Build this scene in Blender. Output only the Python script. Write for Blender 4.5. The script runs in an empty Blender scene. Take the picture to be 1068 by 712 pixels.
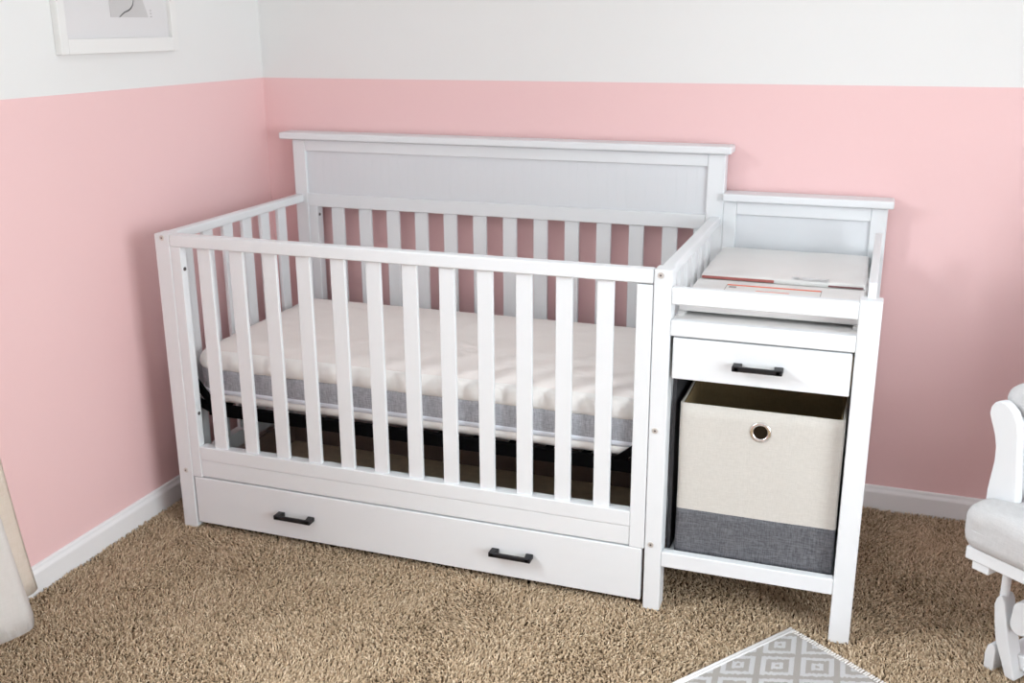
import bpy, bmesh, math, random
import numpy as np
from mathutils import Vector, Matrix, noise

random.seed(7)
rng = np.random.default_rng(7)
sc = bpy.context.scene
COL = sc.collection
PI = math.pi

# ------------------------------------------------------------------ materials
def s2l(c):
    return tuple(((v/255)/12.92 if v/255 <= .04045 else ((v/255+.055)/1.055)**2.4) for v in c)

def nd(nt, t, **kw):
    n = nt.nodes.new(t)
    for k, v in kw.items():
        if k in n.inputs: n.inputs[k].default_value = v
        else: setattr(n, k, v)
    return n

def mat(name, col, rough=.5, metal=0, spec=.5, noise_scale=0, noise_amt=0, bump=0, bump_scale=200, sheen=0, bump_dist=.001):
    m = bpy.data.materials.new(name); m.use_nodes = True
    nt = m.node_tree; p = nt.nodes['Principled BSDF']
    p.inputs['Base Color'].default_value = (*col, 1); p.inputs['Roughness'].default_value = rough
    p.inputs['Metallic'].default_value = metal; p.inputs['Specular IOR Level'].default_value = spec
    if sheen:
        p.inputs['Sheen Weight'].default_value = sheen; p.inputs['Sheen Roughness'].default_value = .5
    tc = nd(nt, 'ShaderNodeTexCoord')
    if noise_amt:
        n = nd(nt, 'ShaderNodeTexNoise', Scale=noise_scale, Detail=3.0)
        nt.links.new(tc.outputs['Object'], n.inputs['Vector'])
        mx = nd(nt, 'ShaderNodeMix', data_type='RGBA')
        mx.inputs['A'].default_value = (*[c*(1-noise_amt) for c in col], 1)
        mx.inputs['B'].default_value = (*[min(1, c*(1+noise_amt)) for c in col], 1)
        nt.links.new(n.outputs['Fac'], mx.inputs['Factor']); nt.links.new(mx.outputs['Result'], p.inputs['Base Color'])
    if bump:
        n2 = nd(nt, 'ShaderNodeTexNoise', Scale=bump_scale, Detail=4.0)
        nt.links.new(tc.outputs['Object'], n2.inputs['Vector'])
        b = nd(nt, 'ShaderNodeBump', Strength=bump, Distance=bump_dist)
        nt.links.new(n2.outputs['Fac'], b.inputs['Height']); nt.links.new(b.outputs['Normal'], p.inputs['Normal'])
    return m

def fabric(name, c1, c2, scale=420, bump=.35, rough=.9, axis='Y', sheen=0):
    """woven cloth: two crossed, noise-broken thread directions"""
    m = bpy.data.materials.new(name); m.use_nodes = True
    nt = m.node_tree; p = nt.nodes['Principled BSDF']
    p.inputs['Roughness'].default_value = rough; p.inputs['Specular IOR Level'].default_value = .15
    if sheen: p.inputs['Sheen Weight'].default_value = sheen
    tc = nd(nt, 'ShaderNodeTexCoord')
    outs = []
    for sx, sy, sz in ((1, 1, .12), (.12, .12, 1)):
        mp = nd(nt, 'ShaderNodeMapping'); mp.inputs['Scale'].default_value = (scale*sx, scale*sy, scale*sz)
        n = nd(nt, 'ShaderNodeTexNoise', Scale=1.0, Detail=2.0)
        nt.links.new(tc.outputs['Object'], mp.inputs['Vector']); nt.links.new(mp.outputs['Vector'], n.inputs['Vector'])
        outs.append(n.outputs['Fac'])
    a = nd(nt, 'ShaderNodeMath', operation='ADD'); nt.links.new(outs[0], a.inputs[0]); nt.links.new(outs[1], a.inputs[1])
    r = nd(nt, 'ShaderNodeMapRange'); r.inputs['From Min'].default_value = .7; r.inputs['From Max'].default_value = 1.3
    nt.links.new(a.outputs[0], r.inputs['Value'])
    mx = nd(nt, 'ShaderNodeMix', data_type='RGBA'); mx.inputs['A'].default_value = (*c1, 1); mx.inputs['B'].default_value = (*c2, 1)
    nt.links.new(r.outputs['Result'], mx.inputs['Factor']); nt.links.new(mx.outputs['Result'], p.inputs['Base Color'])
    b = nd(nt, 'ShaderNodeBump', Strength=bump, Distance=.0006)
    nt.links.new(r.outputs['Result'], b.inputs['Height']); nt.links.new(b.outputs['Normal'], p.inputs['Normal'])
    return m

M = {}
M['paint'] = mat('white_lacquer', (.735, .760, .782), .42)
M['panel'] = mat('pale_grey_panel_paint', s2l((215, 218, 222)), .5)
M['raw'] = mat('raw_hardboard', (.80, .68, .50), .75, noise_scale=30, noise_amt=.2)
M['raw_shaded'] = mat('shaded_hardboard', (.21, .145, .12), .8, noise_scale=20, noise_amt=.2)  # drawer board with the shade under the crib put into its brown
M['cubby_shade'] = mat('cubby_side_shade', (.035, .035, .04), .6)  # near-black colour carries the shade inside the cubby
M['black'] = mat('black_metal', (.008, .008, .010), .42, spec=.35)
M['blackrail'] = mat('black_spring_frame', (.003, .003, .0035), .85, spec=.06)
M['bolt'] = mat('steel_bolt', (.62, .60, .57), .45, metal=.5)
M['boltdark'] = mat('dark_bolt_hole', (.12, .11, .11), .5, metal=.6)
M['chrome'] = mat('polished_grommet', (.80, .77, .75), .16, metal=1)
M['base'] = mat('white_trim_paint', (.78, .78, .79), .4)
M['white_wall'] = mat('white_wall_paint', (.745, .752, .748), .6, bump=.08, bump_scale=260)
M['pink_wall'] = mat('pink_wall_paint', (.80, .540, .543), .55, bump=.08, bump_scale=260)
M['ceil'] = mat('ceiling_white', (.88, .89, .89), .8)
M['quilt'] = mat('cream_quilted_cover', (.87, .815, .785), .9, noise_scale=25, noise_amt=.03, bump=.25, bump_scale=150, sheen=.1)
M['quiltwhite'] = mat('white_quilted_side', (.90, .885, .86), .9, bump=.3, bump_scale=120)
M['heather'] = fabric('heather_grey_border', s2l((150, 153, 160)), s2l((196, 198, 205)), 420)
M['zip'] = mat('white_zipper', (.80, .84, .92), .5, bump=.3, bump_scale=600)
M['canvas'] = fabric('cream_canvas', s2l((192, 189, 183)), s2l((202, 199, 193)), 560, .2)
M['canvas_in'] = fabric('shaded_canvas_lining', s2l((122, 105, 76)), s2l((136, 118, 88)), 560, .2)  # inner canvas darkened to hold the shade inside the bin
M['charcoal'] = fabric('charcoal_heather', s2l((74, 75, 79)), s2l((114, 115, 120)), 480, .3)
M['curtain'] = fabric('white_curtain_cloth', s2l((244, 243, 241)), s2l((250, 249, 247)), 300, .15)
M['lining'] = fabric('cream_curtain_lining', s2l((246, 239, 228)), s2l((252, 246, 237)), 300, .15)
M['cushion'] = fabric('grey_beige_cushion', s2l((186, 186, 187)), s2l((198, 198, 199)), 500, .2)
M['seam'] = mat('cushion_button', s2l((176, 171, 167)), .8)
M['pad'] = mat('white_vinyl_pad', (.76, .755, .745), .45, bump=.1, bump_scale=40)
M['board'] = mat('tray_board', (.76, .755, .745), .45)
M['red'] = mat('dusty_red_binding', s2l((176, 104, 98)), .7)
M['redd'] = mat('dark_red_binding', s2l((120, 78, 80)), .7)
M['orange'] = mat('orange_print', s2l((232, 110, 72)), .6)
M['labelw'] = mat('label_paper', (.74, .73, .72), .6)
M['labelg'] = mat('label_grey_print', s2l((150, 146, 146)), .6)
M['hole_shade'] = mat('bin_opening_shade', (.018, .012, .007), .9, spec=.05)  # near-black for the shade behind the grommet
M['film'] = mat('white_plastic_film', (.93, .93, .94), .6, spec=.2)
M['frame'] = mat('white_picture_frame', (.76, .76, .75), .4)
M['mat'] = mat('white_mat_board', (.73, .72, .73), .8)
M['printgrey'] = mat('pale_grey_print', s2l((200, 198, 198)), .8, noise_scale=14, noise_amt=.06)
M['ink'] = mat('dark_ink', s2l((70, 70, 72)), .8)

def glass_mat():
    m = bpy.data.materials.new('clear_glass'); m.use_nodes = True
    nt = m.node_tree; nt.nodes.clear()
    o = nd(nt, 'ShaderNodeOutputMaterial'); t = nd(nt, 'ShaderNodeBsdfTransparent'); g = nd(nt, 'ShaderNodeBsdfGlossy', Roughness=.02)
    mx = nd(nt, 'ShaderNodeMixShader'); mx.inputs[0].default_value = .04
    nt.links.new(t.outputs[0], mx.inputs[1]); nt.links.new(g.outputs[0], mx.inputs[2]); nt.links.new(mx.outputs[0], o.inputs[0])
    return m
M['glass'] = glass_mat()
def translucent(m, col, amt):
    nt = m.node_tree; out = nt.nodes['Material Output']; p = nt.nodes['Principled BSDF']
    t = nd(nt, 'ShaderNodeBsdfTranslucent'); t.inputs['Color'].default_value = (*col, 1)
    mx = nd(nt, 'ShaderNodeMixShader'); mx.inputs[0].default_value = amt
    nt.links.new(p.outputs[0], mx.inputs[1]); nt.links.new(t.outputs[0], mx.inputs[2]); nt.links.new(mx.outputs[0], out.inputs['Surface'])
translucent(M['curtain'], (.92, .91, .89), .2); translucent(M['lining'], (.92, .87, .78), .05)

# ------------------------------------------------------------------ mesh helpers
def new():
    return bmesh.new()

def merge(dst, src):
    me = bpy.data.meshes.new('tmp'); src.to_mesh(me); dst.from_mesh(me); bpy.data.meshes.remove(me); src.free()

def box(bm, x0, x1, y0, y1, z0, z1, bev=.003, seg=2, mtx=None):
    b = bmesh.new()
    bmesh.ops.create_cube(b, size=1, matrix=Matrix.Translation(((x0+x1)/2, (y0+y1)/2, (z0+z1)/2)) @ Matrix.Diagonal((x1-x0, y1-y0, z1-z0, 1)))
    bev = min(bev, .45*min(x1-x0, y1-y0, z1-z0))
    if bev > 0:
        bmesh.ops.bevel(b, geom=b.edges[:], offset=bev, segments=seg, profile=.5, affect='EDGES')
    if mtx: bmesh.ops.transform(b, matrix=mtx, verts=b.verts[:])
    merge(bm, b)
    return bm

def cyl(bm, p0, p1, r0, r1=None, seg=20, bev=0):
    p0, p1 = Vector(p0), Vector(p1); d = p1-p0
    b = bmesh.new()
    bmesh.ops.create_cone(b, cap_ends=True, segments=seg, radius1=r0, radius2=r0 if r1 is None else r1, depth=d.length)
    if bev:
        es = [e for e in b.edges if len(e.link_faces) == 2 and any(len(f.verts) > 4 for f in e.link_faces)]
        bmesh.ops.bevel(b, geom=es, offset=bev, segments=2, profile=.5, affect='EDGES')
    q = d.to_track_quat('Z', 'Y').to_matrix().to_4x4()
    bmesh.ops.transform(b, matrix=Matrix.Translation((p0+p1)/2) @ q, verts=b.verts[:])
    merge(bm, b); return bm

def prism(bm, pts, frame, depth, bev=.003):
    """extrude a 2D outline; frame = (origin, u, v, n)"""
    o, u, v, n = [Vector(a) for a in frame]
    b = bmesh.new()
    vs = [b.verts.new(o+u*p[0]+v*p[1]) for p in pts]
    f = b.faces.new(vs)
    r = bmesh.ops.extrude_face_region(b, geom=[f])
    bmesh.ops.translate(b, vec=n*depth, verts=[e for e in r['geom'] if isinstance(e, bmesh.types.BMVert)])
    bmesh.ops.recalc_face_normals(b, faces=b.faces[:])
    if bev:
        es = [e for e in b.edges if e.calc_face_angle(0) > .9]
        bmesh.ops.bevel(b, geom=es, offset=bev, segments=2, profile=.5, affect='EDGES')
    merge(bm, b); return bm

def link(name, bm, m, parent=None, smooth=False):
    bmesh.ops.recalc_face_normals(bm, faces=bm.faces[:])
    me = bpy.data.meshes.new(name); bm.to_mesh(me); bm.free()
    for k in (m if isinstance(m, (list, tuple)) else [m]): me.materials.append(k)
    o = bpy.data.objects.new(name, me); COL.objects.link(o)
    if smooth is True:
        me.shade_smooth()
    elif smooth is False:
        me.shade_smooth()
        me.set_sharp_from_angle(angle=math.radians(50))
        wn = o.modifiers.new('weighted_normals', 'WEIGHTED_NORMAL'); wn.keep_sharp = True; wn.weight = 80
    if parent: o.parent = parent
    return o

def bx(name, x0, x1, y0, y1, z0, z1, m, parent=None, bev=.003):
    return link(name, box(new(), x0, x1, y0, y1, z0, z1, bev), m, parent)

def tag(o, label=None, cat=None, group=None, kind=None):
    if label: o['label'] = label
    if cat: o['category'] = cat
    if group: o['group'] = group
    if kind: o['kind'] = kind
    return o

def thing(name, label, cat, loc=(0, 0, 0), rotz=0, group=None):
    o = bpy.data.objects.new(name, None); COL.objects.link(o)
    o.location = loc; o.rotation_euler = (0, 0, rotz); o.empty_display_size = .1
    return tag(o, label, cat, group)

# ------------------------------------------------------------------ camera (f = 1082.85 px on a 1068x712 frame)
R = ((0.9410248, 0.3383009, -0.0049740), (-0.0940801, 0.2757602, 0.9566113), (-0.3249942, 0.8997271, -0.2913246))
cam_d = bpy.data.cameras.new('camera'); cam = bpy.data.objects.new('camera', cam_d); COL.objects.link(cam)
CAM = Vector((1.857485, -2.285474, 1.403031))
mw = Matrix(((R[0][0], R[1][0], -R[2][0], CAM.x), (R[0][1], R[1][1], -R[2][1], CAM.y), (R[0][2], R[1][2], -R[2][2], CAM.z), (0, 0, 0, 1)))
cam.matrix_world = mw
cam_d.sensor_width = 36; cam_d.lens = 1082.8486/1068*36; cam_d.clip_start = .05
cam_d.dof.use_dof = True; cam_d.dof.focus_distance = 2.62; cam_d.dof.aperture_fstop = 3.2
sc.camera = cam

# ------------------------------------------------------------------ room
XL, YW, XR, YB, ZC, HP = -.1337, .7944, 3.45, -3.05, 2.44, 1.24
FZ = -.010

def wall(name, rects, m_up, m_low, axis, pos, thick, sign):
    """rects: list of (a0,a1,z0,z1) solid pieces in the wall plane, split at the paint line"""
    bm = new()
    for a0, a1, z0, z1 in rects:
        cuts = [(z0, z1)]
        if z0 < HP-1e-4 < z1: cuts = [(z0, HP), (HP, z1)]
        for c0, c1 in cuts:
            n0 = len(bm.faces)
            if axis == 'y': box(bm, a0, a1, min(pos, pos+sign*thick), max(pos, pos+sign*thick), c0, c1, 0)
            else: box(bm, min(pos, pos+sign*thick), max(pos, pos+sign*thick), a0, a1, c0, c1, 0)
            bm.faces.ensure_lookup_table()
            for f in bm.faces[n0:]: f.material_index = 1 if c1 <= HP+1e-4 else 0
    return tag(link(name, bm, [m_up, m_low]), kind='structure')

WL = (-2.05, -.78, .95, 2.28)         # window in the left wall: y0,y1,z0,z1
WR = (-2.35, -.65, .30, 2.0)           # unseen window added in the right wall for fill: y0,y1,z0,z1
WB = (.5, 2.9, .75, 2.15)             # window in the wall behind the camera: x0,x1,z0,z1
wall('wall_back', [(XL-.12, XR+.12, FZ-.05, ZC)], M['white_wall'], M['pink_wall'], 'y', YW, .12, 1)
wall('wall_left', [(YB, WL[0], FZ-.05, ZC), (WL[1], YW, FZ-.05, ZC), (WL[0], WL[1], FZ-.05, WL[2]), (WL[0], WL[1], WL[3], ZC)], M['white_wall'], M['pink_wall'], 'x', XL, .12, -1)
wall('wall_right', [(YB, WR[0], FZ-.05, ZC), (WR[1], YW, FZ-.05, ZC), (WR[0], WR[1], FZ-.05, WR[2]), (WR[0], WR[1], WR[3], ZC)], M['white_wall'], M['pink_wall'], 'x', XR, .12, 1)
wall('wall_front', [(XL-.12, WB[0], FZ-.05, ZC), (WB[1], XR+.12, FZ-.05, ZC), (WB[0], WB[1], FZ-.05, WB[2]), (WB[0], WB[1], WB[3], ZC)], M['white_wall'], M['pink_wall'], 'y', YB, .12, -1)
tag(bx('ceiling', XL-.12, XR+.12, YB-.12, YW+.12, ZC, ZC+.1, M['ceil'], bev=0), kind='structure')

def window(name, axis, a0, a1, z0, z1, pos, sign):
    root = thing(name, None, None); tag(root, kind='structure')
    def b(nm, u0, u1, d0, d1, w0, w1, m, par=root, bev=.004):
        lo, hi = sorted((pos+sign*d0, pos+sign*d1))
        if axis == 'x': return bx(nm, lo, hi, u0, u1, w0, w1, m, par, bev)
        return bx(nm, u0, u1, lo, hi, w0, w1, m, par, bev)
    t = .05
    fr = new()
    for (u0, u1, w0, w1) in ((a0, a0+t, z0, z1), (a1-t, a1, z0, z1), (a0, a1, z0, z0+t), (a0, a1, z1-t, z1), (a0, a1, (z0+z1)/2-.02, (z0+z1)/2+.02)):
        lo, hi = sorted((pos+sign*.04, pos+sign*.09))
        if axis == 'x': box(fr, lo, hi, u0, u1, w0, w1, .003)
        else: box(fr, u0, u1, lo, hi, w0, w1, .003)
    link('window_frame', fr, M['base'], root)
    b('window_pane', a0+t, a1-t, .060, .066, z0+t, z1-t, M['glass'], bev=0)
    b('window_sill', a0-.05, a1+.05, -.05, .04, z0-.03, z0, M['base'])
window('window_1', 'x', *WL, XL, -1)
window('window_2', 'y', *WB, YB, -1)
window('fill_window', 'x', *WR, XR, 1)  # unseen, added to let in fill from the right

def baseboard(name, a0, a1, axis, pos, sign):
    """moulded profile, swept along the wall; sign points into the room"""
    prof = [(0, FZ-.02), (.014, FZ-.02), (.014, .046), (.0125, .052), (.009, .056), (.0075, .060), (.0075, .064), (.005, .0672), (0, .0675)]
    bm = new(); ends = []
    for a in (a0, a1):
        ends.append([bm.verts.new((a, pos+sign*d, z) if axis == 'y' else (pos+sign*d, a, z)) for d, z in prof])
    for i in range(len(prof)-1):
        bm.faces.new((ends[0][i], ends[1][i], ends[1][i+1], ends[0][i+1]))
    for e in ends: bm.faces.new(e)
    return tag(link(name, bm, M['base']), kind='structure')
baseboard('baseboard_back', XL, XR, 'y', YW, -1)
baseboard('baseboard_left', YB, YW, 'x', XL, 1)
baseboard('baseboard_right', YB, YW, 'x', XR, -1)
baseboard('baseboard_front', XL, XR, 'y', YB, 1)

# ------------------------------------------------------------------ carpet
def floor_mat():
    m = bpy.data.materials.new('carpet_backing'); m.use_nodes = True
    nt = m.node_tree; p = nt.nodes['Principled BSDF']; p.inputs['Roughness'].default_value = .95; p.inputs['Specular IOR Level'].default_value = .1
    tc = nd(nt, 'ShaderNodeTexCoord'); n = nd(nt, 'ShaderNodeTexNoise', Scale=160.0, Detail=4.0)
    nt.links.new(tc.outputs['Object'], n.inputs['Vector'])
    r = nd(nt, 'ShaderNodeValToRGB'); r.color_ramp.elements[0].position = .35; r.color_ramp.elements[1].position = .7
    r.color_ramp.elements[0].color = (.06, .04, .025, 1); r.color_ramp.elements[1].color = (.20, .14, .085, 1)
    nt.links.new(n.outputs['Fac'], r.inputs['Fac']); nt.links.new(r.outputs['Color'], p.inputs['Base Color'])
    b = nd(nt, 'ShaderNodeBump', Strength=.8, Distance=.006); nt.links.new(n.outputs['Fac'], b.inputs['Height']); nt.links.new(b.outputs['Normal'], p.inputs['Normal'])
    return m
tag(bx('floor', XL-.12, XR+.12, YB-.12, YW+.12, FZ-.05, FZ, floor_mat(), bev=0), kind='structure')

def smooth_noise(x, y, cell, seed):
    r = np.random.default_rng(seed); G = r.standard_normal((128, 128))
    u, v = x/cell+40, y/cell+40; i, j = np.floor(u).astype(int), np.floor(v).astype(int); a, b = u-i, v-j
    a, b = a*a*(3-2*a), b*b*(3-2*b)
    g = lambda p, q: G[p % 128, q % 128]
    return (g(i, j)*(1-a)+g(i+1, j)*a)*(1-b)+(g(i, j+1)*(1-a)+g(i+1, j+1)*a)*b

RUG_O = np.array((1.737, .006)); RUG_S = np.array((-.583, -.812)); RUG_T = np.array((.812, -.583))
def carpet():
    g = .0051
    xs = np.arange(XL+.016, 3.0, g); ys = np.arange(-1.15, YW-.016, g)
    X, Y = [a.ravel() for a in np.meshgrid(xs, ys)]
    X = X+rng.uniform(-.5, .5, X.size)*g*1.1; Y = Y+rng.uniform(-.5, .5, X.size)*g*1.1
    n_fine = X.size
    g2 = .0088
    X2, Y2 = [a.ravel() for a in np.meshgrid(np.arange(XL+.016, XR-.016, g2), np.arange(YB+.016, YW-.016, g2))]
    far = (Y2 < -1.15) | (X2 > 3.0)
    X2, Y2 = X2[far], Y2[far]
    X = np.concatenate([X, X2+rng.uniform(-.5, .5, X2.size)*g2]); Y = np.concatenate([Y, Y2+rng.uniform(-.5, .5, X2.size)*g2])
    wide = np.where(np.arange(X.size) < n_fine, 1.0, 1.75)
    keep = ~((X > .07) & (X < 1.36) & (Y > .03) & (Y < .5))
    s = (X-RUG_O[0])*RUG_S[0]+(Y-RUG_O[1])*RUG_S[1]; t = (X-RUG_O[0])*RUG_T[0]+(Y-RUG_O[1])*RUG_T[1]
    keep &= ~((s > .004) & (t > .004) & (s < .85) & (t < .55))
    X, Y, wide = X[keep], Y[keep], wide[keep]; n = X.size
    patch = smooth_noise(X, Y, .16, 3)+.6*smooth_noise(X, Y, .07, 5)
    ang = rng.uniform(0, 2*PI, n)
    lean = rng.uniform(.003, .0115, n)
    lx = np.cos(ang)*lean+.0035*smooth_noise(X, Y, .11, 11); ly = np.sin(ang)*lean+.0055*patch*.8
    h = rng.uniform(.0065, .0130, n)*(1+.10*smooth_noise(X, Y, .09, 21)); h = np.clip(h, .006, .0165)
    r0 = rng.uniform(.0014, .0024, n)*wide; rot = rng.uniform(0, 2*PI, n)
    kx, ky = rng.normal(0, .0022, n), rng.normal(0, .0022, n)
    V = np.empty((n, 7, 3), np.float32)
    for k in range(3):
        c, sn = np.cos(rot+k*2*PI/3), np.sin(rot+k*2*PI/3)
        V[:, k, 0] = X+c*r0*.8; V[:, k, 1] = Y+sn*r0*.8; V[:, k, 2] = FZ-.001
        V[:, 3+k, 0] = X+lx*.45+kx+c*r0*1.1; V[:, 3+k, 1] = Y+ly*.45+ky+sn*r0*1.1; V[:, 3+k, 2] = FZ+h*.68
    V[:, 6, 0] = X+lx; V[:, 6, 1] = Y+ly; V[:, 6, 2] = FZ+h
    base = np.arange(n)[:, None]*7
    quads = np.array([(0, 1, 4, 3), (1, 2, 5, 4), (2, 0, 3, 5)]); tris = np.array([(3, 4, 6), (4, 5, 6), (5, 3, 6)])
    Q = (base[:, :, None]+quads[None]).reshape(n, -1); T = (base[:, :, None]+tris[None]).reshape(n, -1)
    loops = np.concatenate([Q, T], 1).ravel().astype(np.int32)
    tot = np.tile(np.array([4, 4, 4, 3, 3, 3], np.int32), n)
    start = np.concatenate([[0], np.cumsum(tot)[:-1]]).astype(np.int32)
    me = bpy.data.meshes.new('carpet_pile')
    me.vertices.add(n*7); me.vertices.foreach_set('co', V.ravel())
    me.loops.add(loops.size); me.loops.foreach_set('vertex_index', loops)
    me.polygons.add(tot.size); me.polygons.foreach_set('loop_start', start); me.polygons.foreach_set('loop_total', tot)
    me.polygons.foreach_set('use_smooth', np.ones(tot.size, bool))
    me.update(calc_edges=True)
    tone = np.clip(.5+rng.normal(0, .22, n), 0, 1).astype(np.float32)
    at = me.attributes.new('yarn_tone', 'FLOAT', 'POINT'); at.data.foreach_set('value', np.repeat(tone, 7))
    m = bpy.data.materials.new('carpet_yarn'); m.use_nodes = True
    nt = m.node_tree; p = nt.nodes['Principled BSDF']; p.inputs['Roughness'].default_value = .85; p.inputs['Specular IOR Level'].default_value = .2
    a = nd(nt, 'ShaderNodeAttribute'); a.attribute_name = 'yarn_tone'
    r = nd(nt, 'ShaderNodeValToRGB'); e = r.color_ramp.elements
    e[0].position = .0; e[0].color = (.255, .180, .110, 1); e[1].position = 1; e[1].color = (.86, .71, .53, 1)
    k = e.new(.5); k.color = (.61, .462, .312, 1)
    nt.links.new(a.outputs['Fac'], r.inputs['Fac']); nt.links.new(r.outputs['Color'], p.inputs['Base Color'])
    me.materials.append(m)
    o = bpy.data.objects.new('carpet_pile', me); COL.objects.link(o)
    tag(o, 'tan and brown shag pile of the bedroom carpet', 'carpet', kind='stuff')
carpet()

# ------------------------------------------------------------------ crib with changing table
crib = thing('convertible_crib', 'white wooden slatted crib with an attached changing table and black drawer handles', 'crib')
P = M['paint']
H, W, D = .868, 1.42, .7316
SINK = -.008

def bolt(x, y, z, face, par, r=.0078, m=None):
    bm = new()
    d = .0022
    if face == 'y': a, b = (x, y+.002, z), (x, y-d, z); c = (x, y-d-.0004, z)
    else: a, b = (x-.002, y, z), (x+d, y, z); c = (x+d+.0004, y, z)
    cyl(bm, a, b, r, r*.92, 18, .0006)
    o = link('bolt', bm, m or M['bolt'], par)
    bm = new(); cyl(bm, b, c, r*.34, None, 6); link('bolt_socket', bm, M['boltdark'], par)
    return o

# posts
pfl = bx('post', 0, .047, 0, .05, SINK, H, P, crib)
pfr = bx('post', 1.378, W, 0, .05, SINK, H+.001, P, crib)
pbl = bx('post', 0, .046, D, D+.045, SINK, 1.047, P, crib)
pbr = bx('post', 1.369, W, D, D+.045, SINK, 1.047, P, crib)
bolt(.0255, 0, .857, 'y', pfl); bolt(.0255, 0, .175, 'y', pfl)
for z in (.856, .476, .174): bolt(1.3935, 0, z, 'y', pfr)
# stiles
def stile(x0, x1, y0, y1, z0, z1):
    bm = box(new(), x0, x1, y0, y1, z0, z1, .003); return link('stile', bm, P, crib)
sl = stile(.0470, .079, .0012, .028, .158, .8345)
sr = stile(1.338, 1.3765, .0012, .028, .158, .8315)
bl = stile(.046, .078, D+.004, D+.040, .10, .830)
br = stile(1.335, 1.369, D+.004, D+.040, .10, .830)
for y, z in ((.014, .772), (.014, .352)): bolt(.079, y, z, 'x', sl, .0055, M['boltdark'])
bolt(.078, D+.016, .80, 'x', bl, .0055, M['boltdark'])
# front rails
bx('top_rail', .0475, 1.3765, -.0005, .030, .834, H, P, crib, .004)
bx('bottom_rail', .079, 1.338, .001, .034, .213, .254, P, crib)
bx('apron', .079, 1.338, .003, .030, .161, .213, P, crib)
for i in range(12):
    x = .126+.10135*i
    bx('slat', x, x+.0415, .010, .022, .245, .840, P, crib, .0025)
# back (headboard)
bx('headboard_rail', .046, 1.369, D, D+.034, .828, .871, P, crib)
bx('headboard_rail', .046, 1.369, D, D+.034, 1.011, 1.047, P, crib)
bx('bottom_rail', .078, 1.335, D+.003, D+.034, .215, .26, P, crib)
bm = new()   # panel with shallow grooves
n = 44
for i in range(n):
    x0 = .046+(1.323)*i/n; x1 = .046+1.323*(i+1)/n
    box(bm, x0, x1, D+.011, D+.024, .868, 1.014, .0003, 1)
tag(link('headboard_panel', bm, M['panel'], crib), 'pale grey headboard panel')
bx('headboard_cap', -.037, 1.4375, D-.022, D+.058, 1.049, 1.071, P, crib, .005)
for i in range(12):
    x = .1265+.10135*i
    bx('slat', x, x+.0455, D+.010, D+.022, .25, .835, P, crib, .0025)
# ends
for x0, x1, xs in ((.004, .034, .012), (1.384, 1.414, 1.393)):
    bm = box(new(), x0, x1, .05, D-.002, .842, H, .005)
    link('end_rail', bm, P, crib)
    bx('end_rail', x0, x1, .05, D, .150, .199, P, crib)
    for k in range(6):
        y = .083+.0995*k
        bx('slat', xs, xs+.0125, y, y+.047, .17, .848, P, crib, .0025)
# under-crib drawer
def handle(x, z, y, par, w=.115):
    """black bridge pull: square bar on two wedge feet"""
    bm = new(); h = .0065
    box(bm, x-w/2+.004, x+w/2-.004, y-.030, y-.021, z-h+.0003, z+h-.0008, .002)
    for s in (-1, 1):
        xe = x+s*w/2
        pts = [(0, 0), (s*-.021, 0), (s*-.016, .030), (0, .030)]
        prism(bm, pts, ((xe, y, z-h), (1, 0, 0), (0, -1, 0), (0, 0, 1)), 2*h, .002)
    return link('handle', bm, M['black'], par)
dr = bx('drawer', .0515, 1.3705, .001, .019, .014, .1575, P, crib, .0025)
handle(.385, .086, .001, dr); handle(1.030, .086, .001, dr)
bx('drawer_bottom', .062, 1.36, .019, .53, .060, .066, M['raw'], dr, 0)
bx('drawer_side', .05, .062, .019, .53, .02, .150, M['raw_shaded'], dr, .001)
bx('drawer_side', 1.36, 1.372, .019, .53, .02, .150, M['raw_shaded'], dr, .001)
bx('drawer_back', .05, 1.372, .53, .542, .02, .150, M['raw_shaded'], dr, .001)
# sprung mattress support
sup = new()
box(sup, .085, 1.335, .050, .066, .334, .3685, .002); box(sup, .085, 1.335, .700, .716, .334, .366, .002)
box(sup, .085, .105, .055, .705, .336, .362, .002); box(sup, 1.315, 1.335, .055, .705, .336, .362, .002)
for i in range(11):
    x = .19+.1*i; box(sup, x, x+.018, .07, .70, .350, .360, .001)
supo = link('mattress_support', sup, M['blackrail'], crib)
def strap(y, s, xa, xb):
    """hanger: sloped bar from the post down to the frame, and the lower brace"""
    bm = new()
    for (x0, z0, x1, z1, w) in ((xa, .437, xb, .357, .020), (xa, .374, xb, .346, .022)):
        d = Vector((x1-x0, 0, z1-z0)); L = d.length; a = math.atan2(d.z, d.x)
        mt = Matrix.Translation(((x0+x1)/2, y, (z0+z1)/2)) @ Matrix.Rotation(-a, 4, 'Y')
        box(bm, -L/2-.004, L/2+.004, -.006, .006, -w/2, w/2, .002, 2, mt)
    return link('hanger_strap', bm, M['blackrail'], supo)
for y in (.058, .722):
    strap(y, 1, .040, .104); strap(y, -1, 1.380, 1.283)

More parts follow.
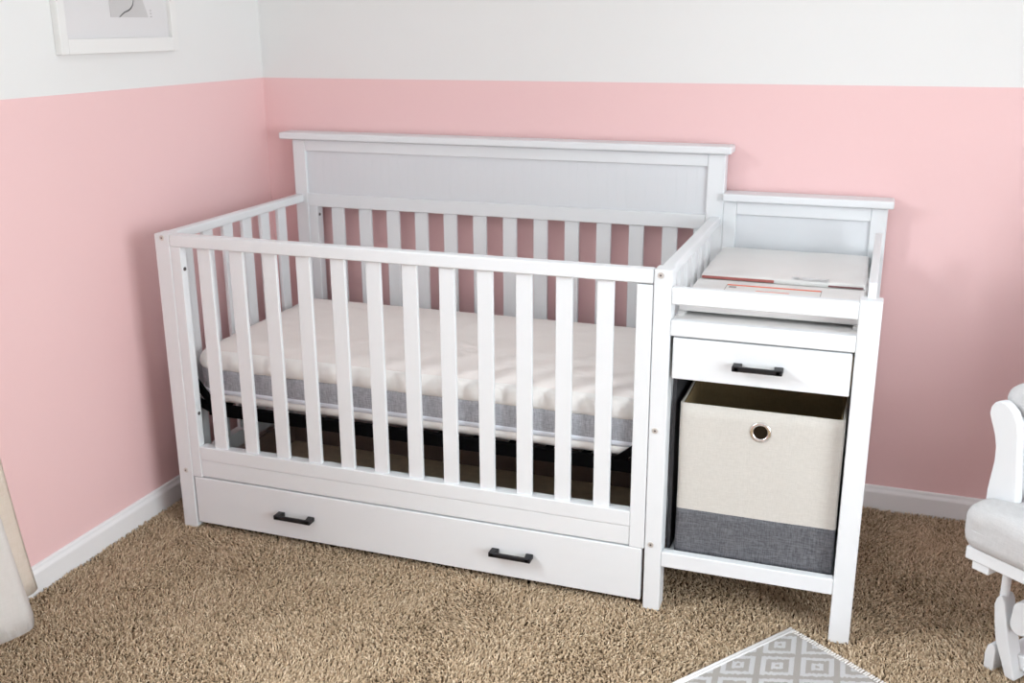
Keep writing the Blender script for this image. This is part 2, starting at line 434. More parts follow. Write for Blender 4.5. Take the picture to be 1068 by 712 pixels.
# ---- changing table half
XR0, XR1 = 1.828, 1.8755
bx('changer_leg', XR0, XR1, 0, .045, SINK, .833, P, crib)
bx('changer_post', 1.42, 1.458, D, D+.045, SINK, .914, P, crib)
bx('changer_post', 1.826, 1.8695, D, D+.045, SINK, .914, P, crib)
bx('changer_cap', 1.4185, 1.884, D-.020, D+.056, .916, .9385, P, crib, .005)
bx('changer_rail', 1.458, 1.826, D, D+.034, .877, .914, P, crib)
tag(bx('changer_back_panel', 1.456, 1.828, D+.010, D+.022, .58, .880, M['panel'], crib, .001), 'pale grey back panel')
bx('changer_rail', 1.42, XR0, .0, .022, .790, .8295, P, crib)
bx('changer_rail', 1.42, XR0, .0, .024, .7145, .7525, P, crib)
bx('shelf_rail', 1.42, XR0, .0, .024, .118, .1585, P, crib)
bx('shelf', 1.421, 1.842, .024, D, .130, .146, P, crib, .002)
tr = bx('tray_floor', 1.42, 1.838, .024, D, .738, .748, M['board'], crib, .001)
tb = bx('tray_board', 1.424, 1.834, .075, .338, .757, .775, M['board'], crib, .002)
bx('tray_batten', 1.424, 1.44, .06, D-.01, .748, .757, M['board'], tb, 0); bx('tray_batten', 1.818, 1.834, .06, D-.01, .748, .757, M['board'], tb, 0)
bx('tray_board', 1.424, 1.834, .348, D-.004, .757, .769, M['board'], crib, .002)
# guard on the far side
bx('guard_rail', 1.842, 1.860, .026, .62, .838, H, P, crib, .003)
for y in (.026, .59): bx('guard_post', 1.842, 1.860, y, y+.03, .735, .840, P, crib, .002)
bx('guard_rail', 1.844, 1.858, .62, D, .74, .80, P, crib, .003)
for k in range(5):
    y = .088+.0995*k
    bx('slat', 1.846, 1.857, y, y+.045, .735, .842, P, crib, .002)
# side panels of the cubby, the left one coloured dark for its shade
bx('side_panel', 1.8435, 1.8585, .045, D, .118, .742, P, crib, .001)
tag(bx('side_panel', 1.4225, 1.432, .050, D, .146, .738, M['cubby_shade'], crib, .0005), 'cubby side with the shade in its colour')
bx('cubby_back', 1.432, 1.843, D-.01, D-.002, .146, .738, M['panel'], crib, 0)
cd = bx('changer_drawer', 1.4275, 1.8235, .001, .019, .6115, .711, P, crib, .0025)
handle(1.6240, .659, .001, cd, .112)
bx('drawer_box', 1.437, 1.826, .019, .45, .628, .70, M['raw'], cd, .001)
# warning label printed on the tray
lb = tag(bx('warning_label', 1.504, 1.734, .170, .297, .7748, .7754, M['labelw'], crib, 0), 'white warning label with an orange top line')
bx('orange_line', 1.5055, 1.7325, .286, .2965, .7752, .7758, M['orange'], lb, 0)
bx('orange_line', 1.58, 1.660, .243, .247, .7752, .7758, M['orange'], lb, 0)
bm = new()
for (x0, x1, y0, y1) in ((1.504, 1.5055, .17, .297), (1.7325, 1.734, .17, .297), (1.512, 1.53, .262, .278)):
    box(bm, x0, x1, y0, y1, .7753, .7757, 0)
for k in range(4):
    box(bm, 1.515, 1.70-.02*(k % 2), .226-.013*k, .230-.013*k, .7753, .7757, 0)
link('printed_lines', bm, M['labelg'], lb)

# ------------------------------------------------------------------ changing pad, plastic scrap
def soft_slab(name, x0, x1, y0, y1, z0, z1, r, m, parent=None, crown=.004, wr=.0015, nx=40, ny=24, seed=1, rc=None):
    """cushion-like slab: rounded outline and rounded edges, gently crowned, with small wrinkles"""
    bm = new(); cx, cy = (x0+x1)/2, (y0+y1)/2; hx, hy, hz = (x1-x0)/2, (y1-y0)/2, (z1-z0)/2; zc = (z0+z1)/2
    bmesh.ops.create_cube(bm, size=2)
    bmesh.ops.subdivide_edges(bm, edges=bm.edges[:], cuts=nx, use_grid_fill=True)
    rc = rc or r
    for v in bm.verts:
        p = Vector(v.co)
        q = Vector((p.x*hx, p.y*hy, p.z*hz))
        # rounded box: clamp to inner core, push out by radius
        ix = max(-(hx-rc), min(hx-rc, q.x)); iy = max(-(hy-rc), min(hy-rc, q.y))
        d = Vector((q.x-ix, q.y-iy, 0)); 
        if d.length > rc:
            d = d.normalized()*rc; q.x, q.y = ix+d.x, iy+d.y
        iz = max(-(hz-r), min(hz-r, q.z)); jx = max(-(hx-r), min(hx-r, q.x)); jy = max(-(hy-r), min(hy-r, q.y))
        d = Vector((q.x-jx, q.y-jy, q.z-iz))
        if d.length > r:
            d = d.normalized()*r; q = Vector((jx+d.x, jy+d.y, iz+d.z))
        u, w = q.x/hx, q.y/hy
        c = max(0, (1-u*u))**.5*max(0, (1-w*w))**.5
        if q.z > 0: q.z += crown*c
        nv = noise.noise(Vector((q.x*9+seed*7, q.y*9, q.z*12)))+.5*noise.noise(Vector((q.x*26, q.y*26+seed, q.z*30)))
        q += q.normalized()*0
        q.z += wr*nv*(1 if q.z > 0 else .2)
        side = max(abs(u), abs(w))
        if side > .9: q.x += wr*.8*nv*(1 if u > 0 else -1)*(abs(u) > .9); q.y += wr*.8*nv*(1 if w > 0 else -1)*(abs(w) > .9)
        v.co = Vector((cx, cy, zc))+q
    return link(name, bm, m, parent, True)

pad = soft_slab('changing_pad', 1.426, 1.832, .356, .722, .769, .783, .006, M['pad'], crown=.004, wr=.0012, seed=4)
tag(pad, 'thin white changing pad at the back of the changing table top', 'changing pad')
tag(bx('binding', 1.430, 1.612, .3505, .3565, .7735, .7800, M['red'], pad, .001), 'dusty red binding strip')
bx('binding', 1.745, 1.829, .3515, .3565, .7735, .7772, M['redd'], pad, .001)

bm = new(); nu, nv_ = 26, 10; g = []
for i in range(nu):
    row = []
    for j in range(nv_):
        u, v = i/(nu-1), j/(nv_-1)
        x = 1.655+.09*u; y = .374-.012*u+.026*(v-.5)+.004*noise.noise(Vector((u*6, v*4, 2)))
        z = .7862+.004*abs(noise.noise(Vector((u*7, v*4, .3))))+.0012*math.sin(u*11+v*3)
        row.append(bm.verts.new((x, y, z)))
    g.append(row)
for i in range(nu-1):
    for j in range(nv_-1): bm.faces.new((g[i][j], g[i+1][j], g[i+1][j+1], g[i][j+1]))
bmesh.ops.solidify(bm, geom=bm.faces[:], thickness=.0008)
tag(link('plastic_scrap', bm, M['film'], None, True), 'small crumpled white plastic scrap lying on the changing pad edge', 'plastic scrap')

# ------------------------------------------------------------------ mattress
matt = thing('crib_mattress', 'cream quilted crib mattress with a heather grey side band inside the crib', 'mattress', (.70, .365, .369))
def ring_surface(name, prof, m, x0, x1, y0, y1, rc, parent, puff=0, cap_top=False, cap_bot=False, nseg=520, seed=0, z_org=.369, crown=0, tuft=0):
    """sweep a (inset, z) profile round a rounded rectangle; optional quilt puffs; optional crowned cap"""
    # outline points by arc length
    hx, hy, cx, cy = (x1-x0)/2, (y1-y0)/2, (x0+x1)/2, (y0+y1)/2
    def outline(ins, k):
        r = max(rc-ins, .004); ax, ay = hx-ins-r, hy-ins-r
        per = 4*(ax+ay)+2*PI*r; s = k/nseg*per
        for (L, kind) in ((2*ax, 0), (PI*r/2, 1), (2*ay, 2), (PI*r/2, 3), (2*ax, 4), (PI*r/2, 5), (2*ay, 6), (PI*r/2, 7)):
            if s <= L+1e-9: break
            s -= L
        t = s/r
        if kind == 0: return (-ax+s, -ay-r, 0, -1)
        if kind == 1: return (ax+r*math.sin(t), -ay-r*math.cos(t), math.sin(t), -math.cos(t))
        if kind == 2: return (ax+r, -ay+s, 1, 0)
        if kind == 3: return (ax+r*math.cos(t), ay+r*math.sin(t), math.cos(t), math.sin(t))
        if kind == 4: return (ax-s, ay+r, 0, 1)
        if kind == 5: return (-ax-r*math.sin(t), ay+r*math.cos(t), -math.sin(t), math.cos(t))
        if kind == 6: return (-ax-r, ay-s, -1, 0)
        return (-ax-r*math.cos(t), -ay-r*math.sin(t), -math.cos(t), -math.sin(t))
    bm = new(); rows = []
    for pi_, (ins, z) in enumerate(prof):
        row = []
        wgt = math.sin(PI*pi_/max(1, len(prof)-1)) if not cap_top else math.sin(PI*min(1, pi_/max(1, len(prof)-3)))
        for k in range(nseg):
            x, y, nx_, ny_ = outline(ins, k)
            a = noise.noise(Vector((x*16+seed, y*16, z*18)))*.6+noise.noise(Vector((x*38, y*38+seed, z*26)))*.5
            per = 4*(hx+hy)-1.7*rc; sa = k/nseg*per; q_ = abs(math.sin(PI*sa/.0585+.25*noise.noise(Vector((sa*9, 0, 0)))))**.6
            p = puff*wgt*a+tuft*wgt*(q_-.6)
            row.append(bm.verts.new((cx+x+nx_*p-.70, cy+y+ny_*p-.365, z+puff*.8*wgt*a-z_org)))
        rows.append(row)
    for r0, r1 in zip(rows, rows[1:]):
        for k in range(nseg):
            bm.faces.new((r0[k], r0[(k+1) % nseg], r1[(k+1) % nseg], r1[k]))
    def cap(row, up):
        zt = prof[-1][1] if up else prof[0][1]
        prev = row
        for f in (.93, .84, .72, .58, .42, .25, .1):
            nr = []
            for k, v0 in enumerate(row):
                x, y = v0.co.x*f, v0.co.y*f
                dz = crown*(1-f*f)
                if up: dz += .0035*noise.noise(Vector((x*7, y*9, seed)))*(1-f)*1.5+.0028*noise.noise(Vector((x*22, y*22, seed+3)))
                nr.append(bm.verts.new((x, y, zt-z_org+dz if up else v0.co.z)))
            for k in range(nseg): bm.faces.new((prev[k], prev[(k+1) % nseg], nr[(k+1) % nseg], nr[k]))
            prev = nr
        bm.faces.new(prev)
    if cap_top: cap(rows[-1], True)
    if cap_bot: cap(rows[0], False)
    return link(name, bm, m, parent, True)
MX = (.038, 1.372, .069, .712)
prof_side = [(.004, .466), (-.002, .470), (-.0045, .478), (-.005, .488), (-.003, .498), (.001, .506), (.007, .513), (.014, .518), (.020, .5195)]
tag(ring_surface('quilted_side', prof_side, M['quiltwhite'], *MX, .055, matt, puff=.0065, seed=2, tuft=.010), 'white puffed quilted side of the cover')
prof_top = [(.014, .512), (.017, .5175), (.024, .5215), (.036, .5265), (.052, .531), (.07, .534)]
ring_surface('quilted_top', prof_top, M['quilt'], *MX, .055, matt, puff=.002, cap_top=True, seed=2, crown=.007)
ring_surface('border_band', [(.0, .409), (.0, .416), (-.001, .436), (-.001, .456), (.0, .468), (.003, .471)], M['heather'], *MX, .055, matt, puff=.0012, seed=5)
ring_surface('zipper', [(.002, .3945), (-.0015, .396), (-.002, .402), (-.0015, .408), (.002, .410)], M['zip'], *MX, .055, matt, seed=6)
ring_surface('bottom_cover', [(.03, .3665), (.012, .368), (.003, .373), (-.002, .381), (-.002, .390), (.002, .396)], M['quiltwhite'], *MX, .055, matt, puff=.003, tuft=.003, cap_bot=True, seed=8)

# ------------------------------------------------------------------ storage bin
binr = thing('storage_bin', 'cream and charcoal fabric storage bin in the open cubby of the changing table', 'storage bin', (1.634, .145, .146))
def bin_shell(name, z0, z1, m, x0=1.446, x1=1.822, y0=.031, y1=.262, t=.006, bottom=False, top_lip=True, inner=True, off=0.0):
    bm = new(); n = 48
    def loop(ins, z, bow=0):
        vs = []; r = .007
        hx, hy = (x1-x0)/2-ins+off, (y1-y0)/2-ins+off; cx, cy = (x0+x1)/2, (y0+y1)/2
        pts = []
        for (sx, sy, a0) in ((1, -1, -PI/2), (1, 1, 0), (-1, 1, PI/2), (-1, -1, PI)):
            for q in range(5):
                a = a0+PI/2*q/4; pts.append((sx*(hx-r)+r*math.cos(a), sy*(hy-r)+r*math.sin(a)))
        full = []
        for i, p in enumerate(pts):
            full.append(p); qn = pts[(i+1) % len(pts)]
            if math.dist(p, qn) > .05:
                for s in range(1, 12): full.append((p[0]+(qn[0]-p[0])*s/12, p[1]+(qn[1]-p[1])*s/12))
        for (px, py) in full:
            wob = .0016*noise.noise(Vector((px*14, py*14, z*11)))
            L = math.hypot(px, py); vs.append(bm.verts.new((px+px/L*wob, py+py/L*wob, z-.146)))
        # back to local about (1.634,.1465)
        for v in vs: v.co.x += cx-1.634; v.co.y += cy-.145
        return vs
    zs = [z0+(z1-z0)*k/8 for k in range(9)]
    rows = [loop(0, z) for z in zs]
    if inner:
        rows.append(loop(t*.5, z1+.001))
        rows += [loop(t, z) for z in reversed(zs)]
    for a, b in zip(rows, rows[1:]):
        for k in range(len(a)): bm.faces.new((a[k], a[(k+1) % len(a)], b[(k+1) % len(a)], b[k]))
    if bottom: bm.faces.new(rows[0])
    return link(name, bm, m, binr, True)
bin_shell('upper_panels', .270, .543, M['canvas'])
bin_shell('lower_band', .148, .270, M['charcoal'], bottom=True)
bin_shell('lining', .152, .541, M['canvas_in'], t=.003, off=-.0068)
gm = new()
def torus(bm, c, R0, r, axis='y', n=40, k=14, flat=1.0):
    rings = []
    for i in range(n):
        a = 2*PI*i/n; ring = []
        for j in range(k):
            b = 2*PI*j/k; rr = R0+r*math.cos(b); d = r*math.sin(b)*flat
            ring.append(bm.verts.new((c[0]+rr*math.cos(a), c[1]+d, c[2]+rr*math.sin(a))))
        rings.append(ring)
    for i in range(n):
        for j in range(k):
            bm.faces.new((rings[i][j], rings[(i+1) % n][j], rings[(i+1) % n][(j+1) % k], rings[i][(j+1) % k]))
torus(gm, (.002, -.115, .346), .0205, .0048, flat=.7)
tag(link('grommet', gm, M['chrome'], binr, True), 'polished metal grommet')
hm = new(); cyl(hm, (.002, -.1125, .346), (.002, -.1152, .346), .0175, None, 32); link('grommet_shade_disc', hm, M['hole_shade'], binr)  # dark disc painted as the shade seen through the grommet

# ------------------------------------------------------------------ rug
def rug_mat():
    m = bpy.data.materials.new('woven_diamond_rug'); m.use_nodes = True
    nt = m.node_tree; p = nt.nodes['Principled BSDF']; p.inputs['Roughness'].default_value = .95; p.inputs['Specular IOR Level'].default_value = .1
    tc = nd(nt, 'ShaderNodeTexCoord'); sep = nd(nt, 'ShaderNodeSeparateXYZ'); nt.links.new(tc.outputs['Object'], sep.inputs[0])
    def mth(op, a, b=None, c=None):
        n = nd(nt, 'ShaderNodeMath', operation=op)
        for i, v in enumerate((a, b, c)):
            if v is None: continue
            if isinstance(v, (int, float)): n.inputs[i].default_value = v
            else: nt.links.new(v, n.inputs[i])
        return n.outputs[0]
    s, t = sep.outputs[0], sep.outputs[1]
    # snap to weave rows for the stepped look of the yarn
    gs = .0085
    def snap(v): return mth('MULTIPLY', mth('ADD', mth('FLOOR', mth('DIVIDE', v, gs)), .5), gs)
    nz = nd(nt, 'ShaderNodeTexNoise', Scale=140.0, Detail=2.0); nt.links.new(tc.outputs['Object'], nz.inputs['Vector'])
    wob = mth('MULTIPLY', mth('SUBTRACT', nz.outputs['Fac'], .5), .010)
    ss = mth('ADD', s, wob); tt = mth('ADD', t, wob)
    def cell(so, to):
        a = mth('ABSOLUTE', mth('SUBTRACT', mth('MULTIPLY', mth('FRACT', mth('DIVIDE', mth('SUBTRACT', ss, so), .140)), .140), .070))
        b = mth('ABSOLUTE', mth('SUBTRACT', mth('MULTIPLY', mth('FRACT', mth('DIVIDE', mth('SUBTRACT', tt, to), .110)), .110), .055))
        return mth('ADD', mth('DIVIDE', a, .070), mth('DIVIDE', b, .055))
    # centres at s=.141,t=.089 and s=.071,t=.145 ; fract cell centre sits at +.070/+.055
    m1 = cell(.141-.070-.140, .089-.055-.110); m2 = cell(.071-.070-.140, .145-.055-.110)
    mm = mth('MINIMUM', m1, m2)
    # white where .60<mm<.86 or .13<mm<.32
    band = lambda lo, hi: mth('MULTIPLY', mth('GREATER_THAN', mm, lo), mth('LESS_THAN', mm, hi))
    fac = mth('MAXIMUM', band(.58, .84), band(.10, .30))
    hem = mth('LESS_THAN', t, .013); fac = mth('MAXIMUM', fac, hem)
    yarn = nd(nt, 'ShaderNodeTexWave', Scale=95.0, Distortion=1.2, Detail=1.0); yarn.inputs['Detail Scale'].default_value = 3
    yarn.bands_direction = 'X'; nt.links.new(tc.outputs['Object'], yarn.inputs['Vector'])
    mx = nd(nt, 'ShaderNodeMix', data_type='RGBA'); mx.inputs['A'].default_value = (*s2l((214, 209, 204)), 1); mx.inputs['B'].default_value = (*s2l((246, 245, 246)), 1)
    nt.links.new(fac, mx.inputs['Factor']); nt.links.new(mx.outputs['Result'], p.inputs['Base Color'])
    hgt = mth('ADD', mth('MULTIPLY', fac, .8), mth('MULTIPLY', yarn.outputs['Fac'], .8))
    b = nd(nt, 'ShaderNodeBump', Strength=.8, Distance=.0016); nt.links.new(hgt, b.inputs['Height']); nt.links.new(b.outputs['Normal'], p.inputs['Normal'])
    return m
rug = thing('area_rug', 'small pale grey woven rug with white concentric diamonds beside the changing table', 'rug', (RUG_O[0], RUG_O[1], 0), math.atan2(RUG_S[1], RUG_S[0]))
# local x = s, local y must be t : s=(-.583,-.812), t=(.812,-.583) -> y axis of a +90 rotated frame is (.812,-.583)
rm = rug_mat()
bm = new(); nx_, ny_ = 90, 60; LX, LY = .86, .55
g = []
for i in range(nx_+1):
    row = []
    for j in range(ny_+1):
        x, y = LX*i/nx_, LY*j/ny_
        z = .0075+.0012*noise.noise(Vector((x*9, y*9, 1)))
        if i == 0: z -= .004
        if j == 0: z -= .003
        row.append(bm.verts.new((x+(.0012*noise.noise(Vector((y*60, 0, 0))) if i == 0 else 0), y+.0015*noise.noise(Vector((x*8, 3, 0))), z)))
    g.append(row)
for i in range(nx_):
    for j in range(ny_): bm.faces.new((g[i][j], g[i+1][j], g[i+1][j+1], g[i][j+1]))
bmesh.ops.solidify(bm, geom=bm.faces[:], thickness=.009)
link('woven_field', bm, rm, rug, True)
# looped yarn ends along the short edge, rolled hem along the long edge
bm = new()
y = .004
while y < LY:
    for (dx, rr) in ((-.002-.002*random.random(), .0035), (.004, .0034)):
        b = bmesh.new(); bmesh.ops.create_uvsphere(b, u_segments=8, v_segments=6, radius=rr, matrix=Matrix.Translation((dx, y+random.uniform(-.001, .001), .0065)) @ Matrix.Diagonal((1.6, .85, .8, 1)))
        merge(bm, b)
    y += .0072
link('edge_loops', bm, mat('rug_yarn_loops', s2l((214, 210, 206)), .95), rug, True)
bm = new()
for k in range(1):
    x0, x1 = -.002, LX
    cyl(bm, (x0, .0045, .0068), (x1, .0045, .0068), .0042, None, 10)
    cyl(bm, (x0, .0125, .0078), (x1, .0125, .0078), .0030, None, 8)
link('rolled_hem', bm, mat('rug_hem_yarn', s2l((236, 235, 235)), .95, bump=.5, bump_scale=300), rug, True)

# ------------------------------------------------------------------ curtain
cur = thing('curtain', 'white curtain with a cream lining edge hanging at the left wall window', 'curtain', (-.05, -.60, .03))
def sheet(name, path_fn, m, nz=40, thick=.0025):
    bm = new(); rows = []
    for i in range(nz+1):
        t = i/nz; rows.append([bm.verts.new((p[0]+.05, p[1]+.60, p[2]-.03)) for p in path_fn(t)])
    for a, b in zip(rows, rows[1:]):
        for k in range(len(a)-1): bm.faces.new((a[k], a[k+1], b[k+1], b[k]))
    bmesh.ops.solidify(bm, geom=bm.faces[:], thickness=thick)
    return link(name, bm, m, cur, True)
def edge_y(z):       # wall-side edge of the lining: flares outwards towards the floor
    return -.466-.062*min(1, z/.45)**.8-.10*max(0, (z-.45)/1.7)
def fold(z):
    k = min(1, z/.6)
    return (.030-.055*k, -.628-.045*k-.06*max(0, (z-.6)/1.6))
def white_path(t):
    z = .022+2.13*t; fx, fy = fold(z); ey = edge_y(z); amp = 1-.25*t
    base = [(-.075, ey-.045), (-.045, ey-.075)]
    out = []
    ctrl = [(fx-.045, (fy+ey)/2-.02), (fx-.008, fy+.022), (fx, fy)]
    yy = fy
    pts = ctrl[:]
    pts += [(fx-.012, fy-.030), (fx-.030, fy-.070)]
    for q in range(6):
        yy2 = fy-.095-.026*q*amp
        pts.append((fx-.005-(.05 if q % 2 == 0 else -.004)*amp+.01*math.sin(q*2.1), yy2))
    # smooth resample (Catmull-Rom)
    for i in range(len(pts)-1):
        p0, p1, p2, p3 = pts[max(0, i-1)], pts[i], pts[i+1], pts[min(len(pts)-1, i+2)]
        for s in range(6):
            u = s/6
            out.append(tuple(.5*((2*p1[d])+(-p0[d]+p2[d])*u+(2*p0[d]-5*p1[d]+4*p2[d]-p3[d])*u*u+(-p0[d]+3*p1[d]-3*p2[d]+p3[d])*u**3) for d in (0, 1)))
    out.append(pts[-1])
    return [(x, y, z+.004*math.sin(y*30)) for x, y in out]
def cream_path(t):
    z = .026+2.12*t; fx, fy = fold(z); ey = edge_y(z)
    a = (-.096, ey); c = (-.082+.004*t, (fy+ey)/2-.05)
    return [(a[0]+(c[0]-a[0])*k/10+.006*math.sin(k*.9), a[1]+(c[1]-a[1])*k/10, z) for k in range(11)]
sheet('curtain_cloth', white_path, M['curtain'])
tag(sheet('lining_edge', cream_path, M['lining']), 'cream lining edge')
# rod that carries it
rod = thing('curtain_rod', 'white metal rod carrying the white curtain above the window', 'curtain rod', (-.06, -1.5, 2.16))
bm = new(); cyl(bm, (0, -.95, 0), (0, .95, 0), .011, None, 20, .002); link('rod', bm, M['base'], rod)
for y in (-.85, .85):
    bm = new(); box(bm, -.074, .0, y-.008, y+.008, -.006, .006, .002); link('bracket', bm, M['base'], rod)

# ------------------------------------------------------------------ picture on the left wall
pic = thing('picture_frame', 'white framed print with a grey drawing hanging on the left wall', 'picture frame', (XL, .10, 1.337))
y0, y1, z0, z1, dep, fw = -.131-.10, .337-.10, 0, .60, .021, .026
bm = new()
for (a0, a1, b0, b1) in ((y0, y0+fw, z0, z1), (y1-fw, y1, z0, z1), (y0+fw, y1-fw, z0, z0+fw+.012), (y0+fw, y1-fw, z1-fw, z1)):
    box(bm, .0005, dep, a0, a1, b0, b1, .0015)
link('frame', bm, M['frame'], pic)
bx('mat_board', .002, .008, y0+fw, y1-fw, z0+fw, z1-fw, M['mat'], pic, 0)
bm = new()
pts = [(.076-.10, .0915), (.229-.10, .0915), (.222-.10, .110), (.205-.10, .150), (.196-.10, .26), (.17-.10, .40), (.12-.10, .44), (.085-.10, .36), (.074-.10, .20)]
prism(bm, pts, ((.0082, 0, 0), (0, 1, 0), (0, 0, 1), (1, 0, 0)), .0006, 0)
art = link('printed_drawing', bm, M['printgrey'], pic)
bm = new()
st = [(0.0100, 0.0920), (0.0200, 0.0980), (0.0330, 0.1050), (0.0480, 0.1090), (0.0590, 0.1150), (0.0670, 0.1230), (0.0710, 0.1320), (0.0720, 0.1440), (0.0690, 0.1620)]
rw = [.0012, .0016, .0018, .0019, .0017, .0014, .0010, .0008, .0006]
for k in range(len(st)-1):
    cyl(bm, (.0088, st[k][0], st[k][1]), (.0088, st[k+1][0], st[k+1][1]), rw[k], rw[k+1], 8)
link('ink_line', bm, M['ink'], art)
bm = new()
for z in (.0925, .101, .109):
    box(bm, .0080, .0085, .238-.10, .2445-.10, z, z+.0022, 0)
link('small_print', bm, M['labelg'], pic)
bx('glazing', .0125, .0145, y0+fw, y1-fw, z0+fw, z1-fw, M['glass'], pic, 0)

# ------------------------------------------------------------------ glider chair (only its front corner shows)
ch = thing('glider_chair', 'white wooden glider chair with grey cushions at the edge of the photo', 'chair', (2.10, -.05, 0), math.radians(-38.096))
CW = .57
fr = new()
box(fr, -.004, CW+.004, -.006, .020, .292, .322, .004); box(fr, 0, .03, .02, .50, .285, .318, .003); box(fr, CW-.03, CW, .02, .50, .285, .318, .003)
box(fr, 0, CW, .48, .51, .285, .318, .003)
for k in range(5): box(fr, .03, CW-.03, .07+.085*k, .12+.085*k, .302, .314, .002)
link('seat_frame', fr, P, ch)
for a in (.012, CW-.052): bx('corner_block', a, a+.04, .000, .05, .272, .292, P, ch, .002)
seat = new()
def tcushion():
    s = soft_slab('seat_cushion', -.016, CW+.016, -.026, .46, .320, .424, .034, M['cushion'], ch, crown=.008, wr=.0045, seed=11, nx=46)
    for v in s.data.vertices:      # a T-shaped cushion: narrower behind the arm fronts
        if v.co.y > .045:
            k = min(1, (v.co.y-.045)/.02); c = CW/2; v.co.x = c+(v.co.x-c)*(1-.19*k)
    return s
sco = tcushion()
# arm fronts with the wavy outline, arm, side spindles, arm pads
left = [(-.013, .30), (-.015, .41), (-.0148, .435), (-.012, .464), (-.008, .502), (-.009, .534), (-.016, .563), (-.026, .586), (-.033, .604), (-.031, .620), (-.024, .631), (-.012, .637)]
right = [(-.002, .6375), (.008, .633), (.023, .620), (.034, .597), (.040, .565), (.043, .529), (.049, .48), (.054, .433), (.056, .40), (.057, .30)]
for mir in (False, True):
    pts = [(p[0], p[1]) for p in right[::-1]+left[::-1]]
    if mir: pts = [(CW-p[0], p[1]) for p in pts]
    bm = prism(new(), pts, ((0, .060, 0), (1, 0, 0), (0, 0, 1), (0, 1, 0)), .024, .004)
    link('arm_front', bm, P, ch)
    s = -1 if mir else 1; xo = CW if mir else 0
    a0, a1 = sorted((xo+s*(-.022), xo+s*.035))
    arm = bx('armrest', a0, a1, .084, .50, .585, .605, P, ch, .006)
    a0, a1 = sorted((xo+s*(-.03), xo+s*.062))
    ap = soft_slab('arm_cushion', a0, a1, .088, .44, .596, .664, .032, M['cushion'], arm, crown=.004, wr=.006, seed=21+mir, nx=26)
    for k in range(3):
        bm = new(); b = bmesh.new(); bmesh.ops.create_uvsphere(b, u_segments=14, v_segments=8, radius=.011, matrix=Matrix.Translation((xo+s*.012, .15+.11*k, .663)) @ Matrix.Diagonal((1, 1, .45, 1))); merge(bm, b)
        link('button', bm, M['seam'], ap, True)
    for k in range(4):
        c = xo+s*.012; y = .15+.09*k
        bm = cyl(new(), (c, y, .316), (c, y, .587), .009, .008, 14); link('spindle', bm, P, ch)
    # base: foot, side rail, swinging links
    A0 = lambda a: xo+s*a
    def pill(nm, c0, c1, w, y0_, y1_):
        c0, c1 = Vector(c0), Vector(c1); d = (c1-c0).normalized(); nrm = Vector((-d.y, d.x)); o = []
        for k in range(13):
            a = -PI/2+PI*k/12; o.append(c1+d*math.cos(a)*w*.5+nrm*math.sin(a)*w*.5)
        for k in range(13):
            a = PI/2+PI*k/12; o.append(c0+d*math.cos(a)*w*.5+nrm*math.sin(a)*w*.5)
        bm = prism(new(), [(A0(p.x), p.y) for p in o], ((0, y0_, 0), (1, 0, 0), (0, 0, 1), (0, 1, 0)), y1_-y0_, .003)
        return link(nm, bm, P, ch)
    def plate(nm, pts, y0_, y1_):
        bm = prism(new(), [(A0(p[0]), p[1]) for p in pts], ((0, y0_, 0), (1, 0, 0), (0, 0, 1), (0, 1, 0)), y1_-y0_, .0035)
        return link(nm, bm, P, ch)
    plate('foot', [(.017, -.006), (.041, -.006), (.041, .050), (.036, .060), (.027, .062), (.019, .052), (.015, .030)], .090, .132)
    plate('glide_link', [(.072, .002), (.095, .002), (.068, .090), (.051, .158), (.0475, .176), (.041, .187), (.033, .188), (.027, .178), (.0235, .162), (.030, .118), (.038, .078)], .086, .128)
    pill('glide_link', (.089, .172), (.087, .137), .046, .088, .120)
    bm = cyl(new(), (A0(.034), .105, .15), (A0(.034), .105, .292), .0098, None, 16); link('hanger_post', bm, P, ch)
    a0, a1 = sorted((A0(.045), A0(.11))); 
    bm = box(new(), a0, a1, .112, .50, .02, .055, .004); link('base_rail', bm, P, ch)
    a0, a1 = sorted((A0(.020), A0(.075)))
    bm = box(new(), a0, a1, .45, .47, .004, .30, .006); link('rear_upright', bm, P, ch)
bx('stretcher', .06, CW-.06, .14, .17, .022, .052, P, ch)
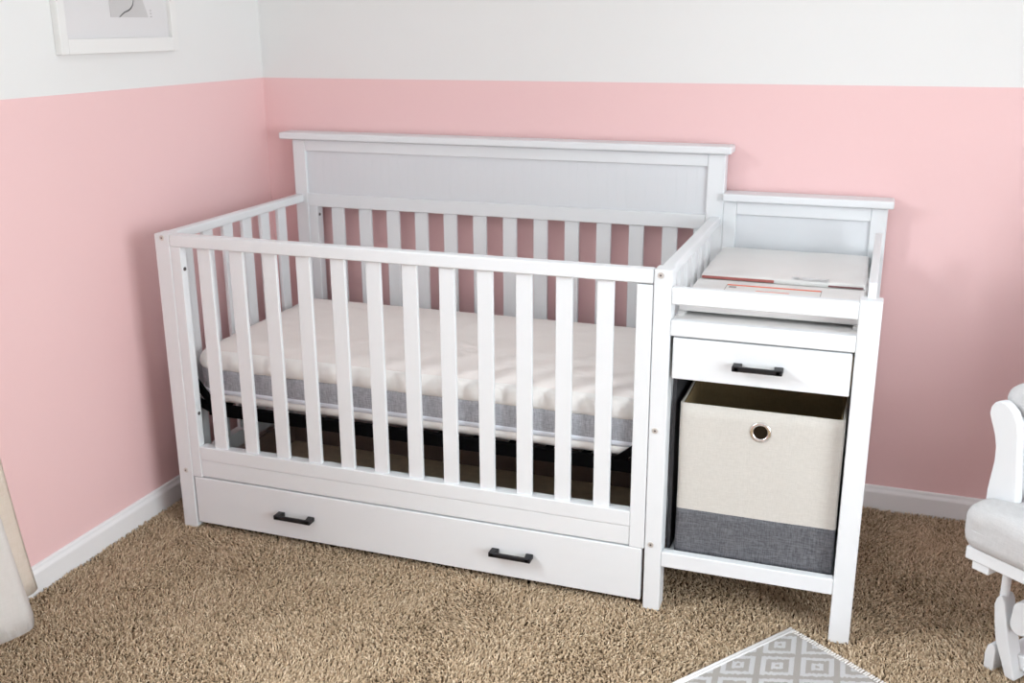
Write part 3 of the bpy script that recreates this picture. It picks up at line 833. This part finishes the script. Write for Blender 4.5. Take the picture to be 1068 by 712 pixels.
bx('stretcher', .06, CW-.06, .43, .46, .022, .052, P, ch)
# back
Rb = Matrix.Translation((0, .50, .30)) @ Matrix.Rotation(math.radians(-14), 4, 'X')
bk = new()
for a in (.03, CW-.07): box(bk, a, a+.04, -.012, .012, 0, .72, .005, 2, Rb)
box(bk, .03, CW-.03, -.012, .012, .66, .74, .012, 2, Rb)
for k in range(6): box(bk, .10+.066*k, .13+.066*k, -.006, .006, .02, .67, .002, 2, Rb)
link('back_frame', bk, P, ch)
bc = soft_slab('back_cushion', .05, CW-.05, -.09, -.012, .12, .72, .036, M['cushion'], ch, crown=0, wr=.004, seed=31, nx=40)
bc.data.transform(Rb)

# ------------------------------------------------------------------ light
def area(name, loc, rot, sx, sy, power, col=(1, 1, 1)):
    l = bpy.data.lights.new(name, 'AREA'); l.shape = 'RECTANGLE'; l.size = sx; l.size_y = sy; l.energy = power; l.color = col
    o = bpy.data.objects.new(name, l); COL.objects.link(o); o.location = loc; o.rotation_euler = rot
    return o
area('window_daylight', (XL-.55, -1.25, 2.15), (0, -PI/2+math.radians(28), 0), 1.2, 1.5, 190, (.905, .975, 1))
area('right_fill_light', (XR+.3, (WR[0]+WR[1])/2, 1.2), (0, PI/2, 0), 1.5, 1.7, 95, (.90, .97, 1))  # added fill lamp that brightens the left wall
area('rear_window_daylight', ((WB[0]+WB[1])/2, YB-.25, 1.65), (PI/2-math.radians(8), 0, 0), 2.5, 1.5, 4, (.91, .97, 1))
w = bpy.data.worlds.new('world'); sc.world = w; w.use_nodes = True
w.node_tree.nodes['Background'].inputs[0].default_value = (.85, .92, 1, 1); w.node_tree.nodes['Background'].inputs[1].default_value = .25

sc.view_settings.view_transform = 'Standard'; sc.view_settings.look = 'None'
sc.view_settings.gamma = 1; sc.view_settings.exposure = .10; sc.view_settings.use_curve_mapping = False
sc.cycles.use_denoising = True
sc.cycles.max_bounces = 10; sc.cycles.diffuse_bounces = 6; sc.cycles.transparent_max_bounces = 8
sc.cycles.sample_clamp_indirect = 6
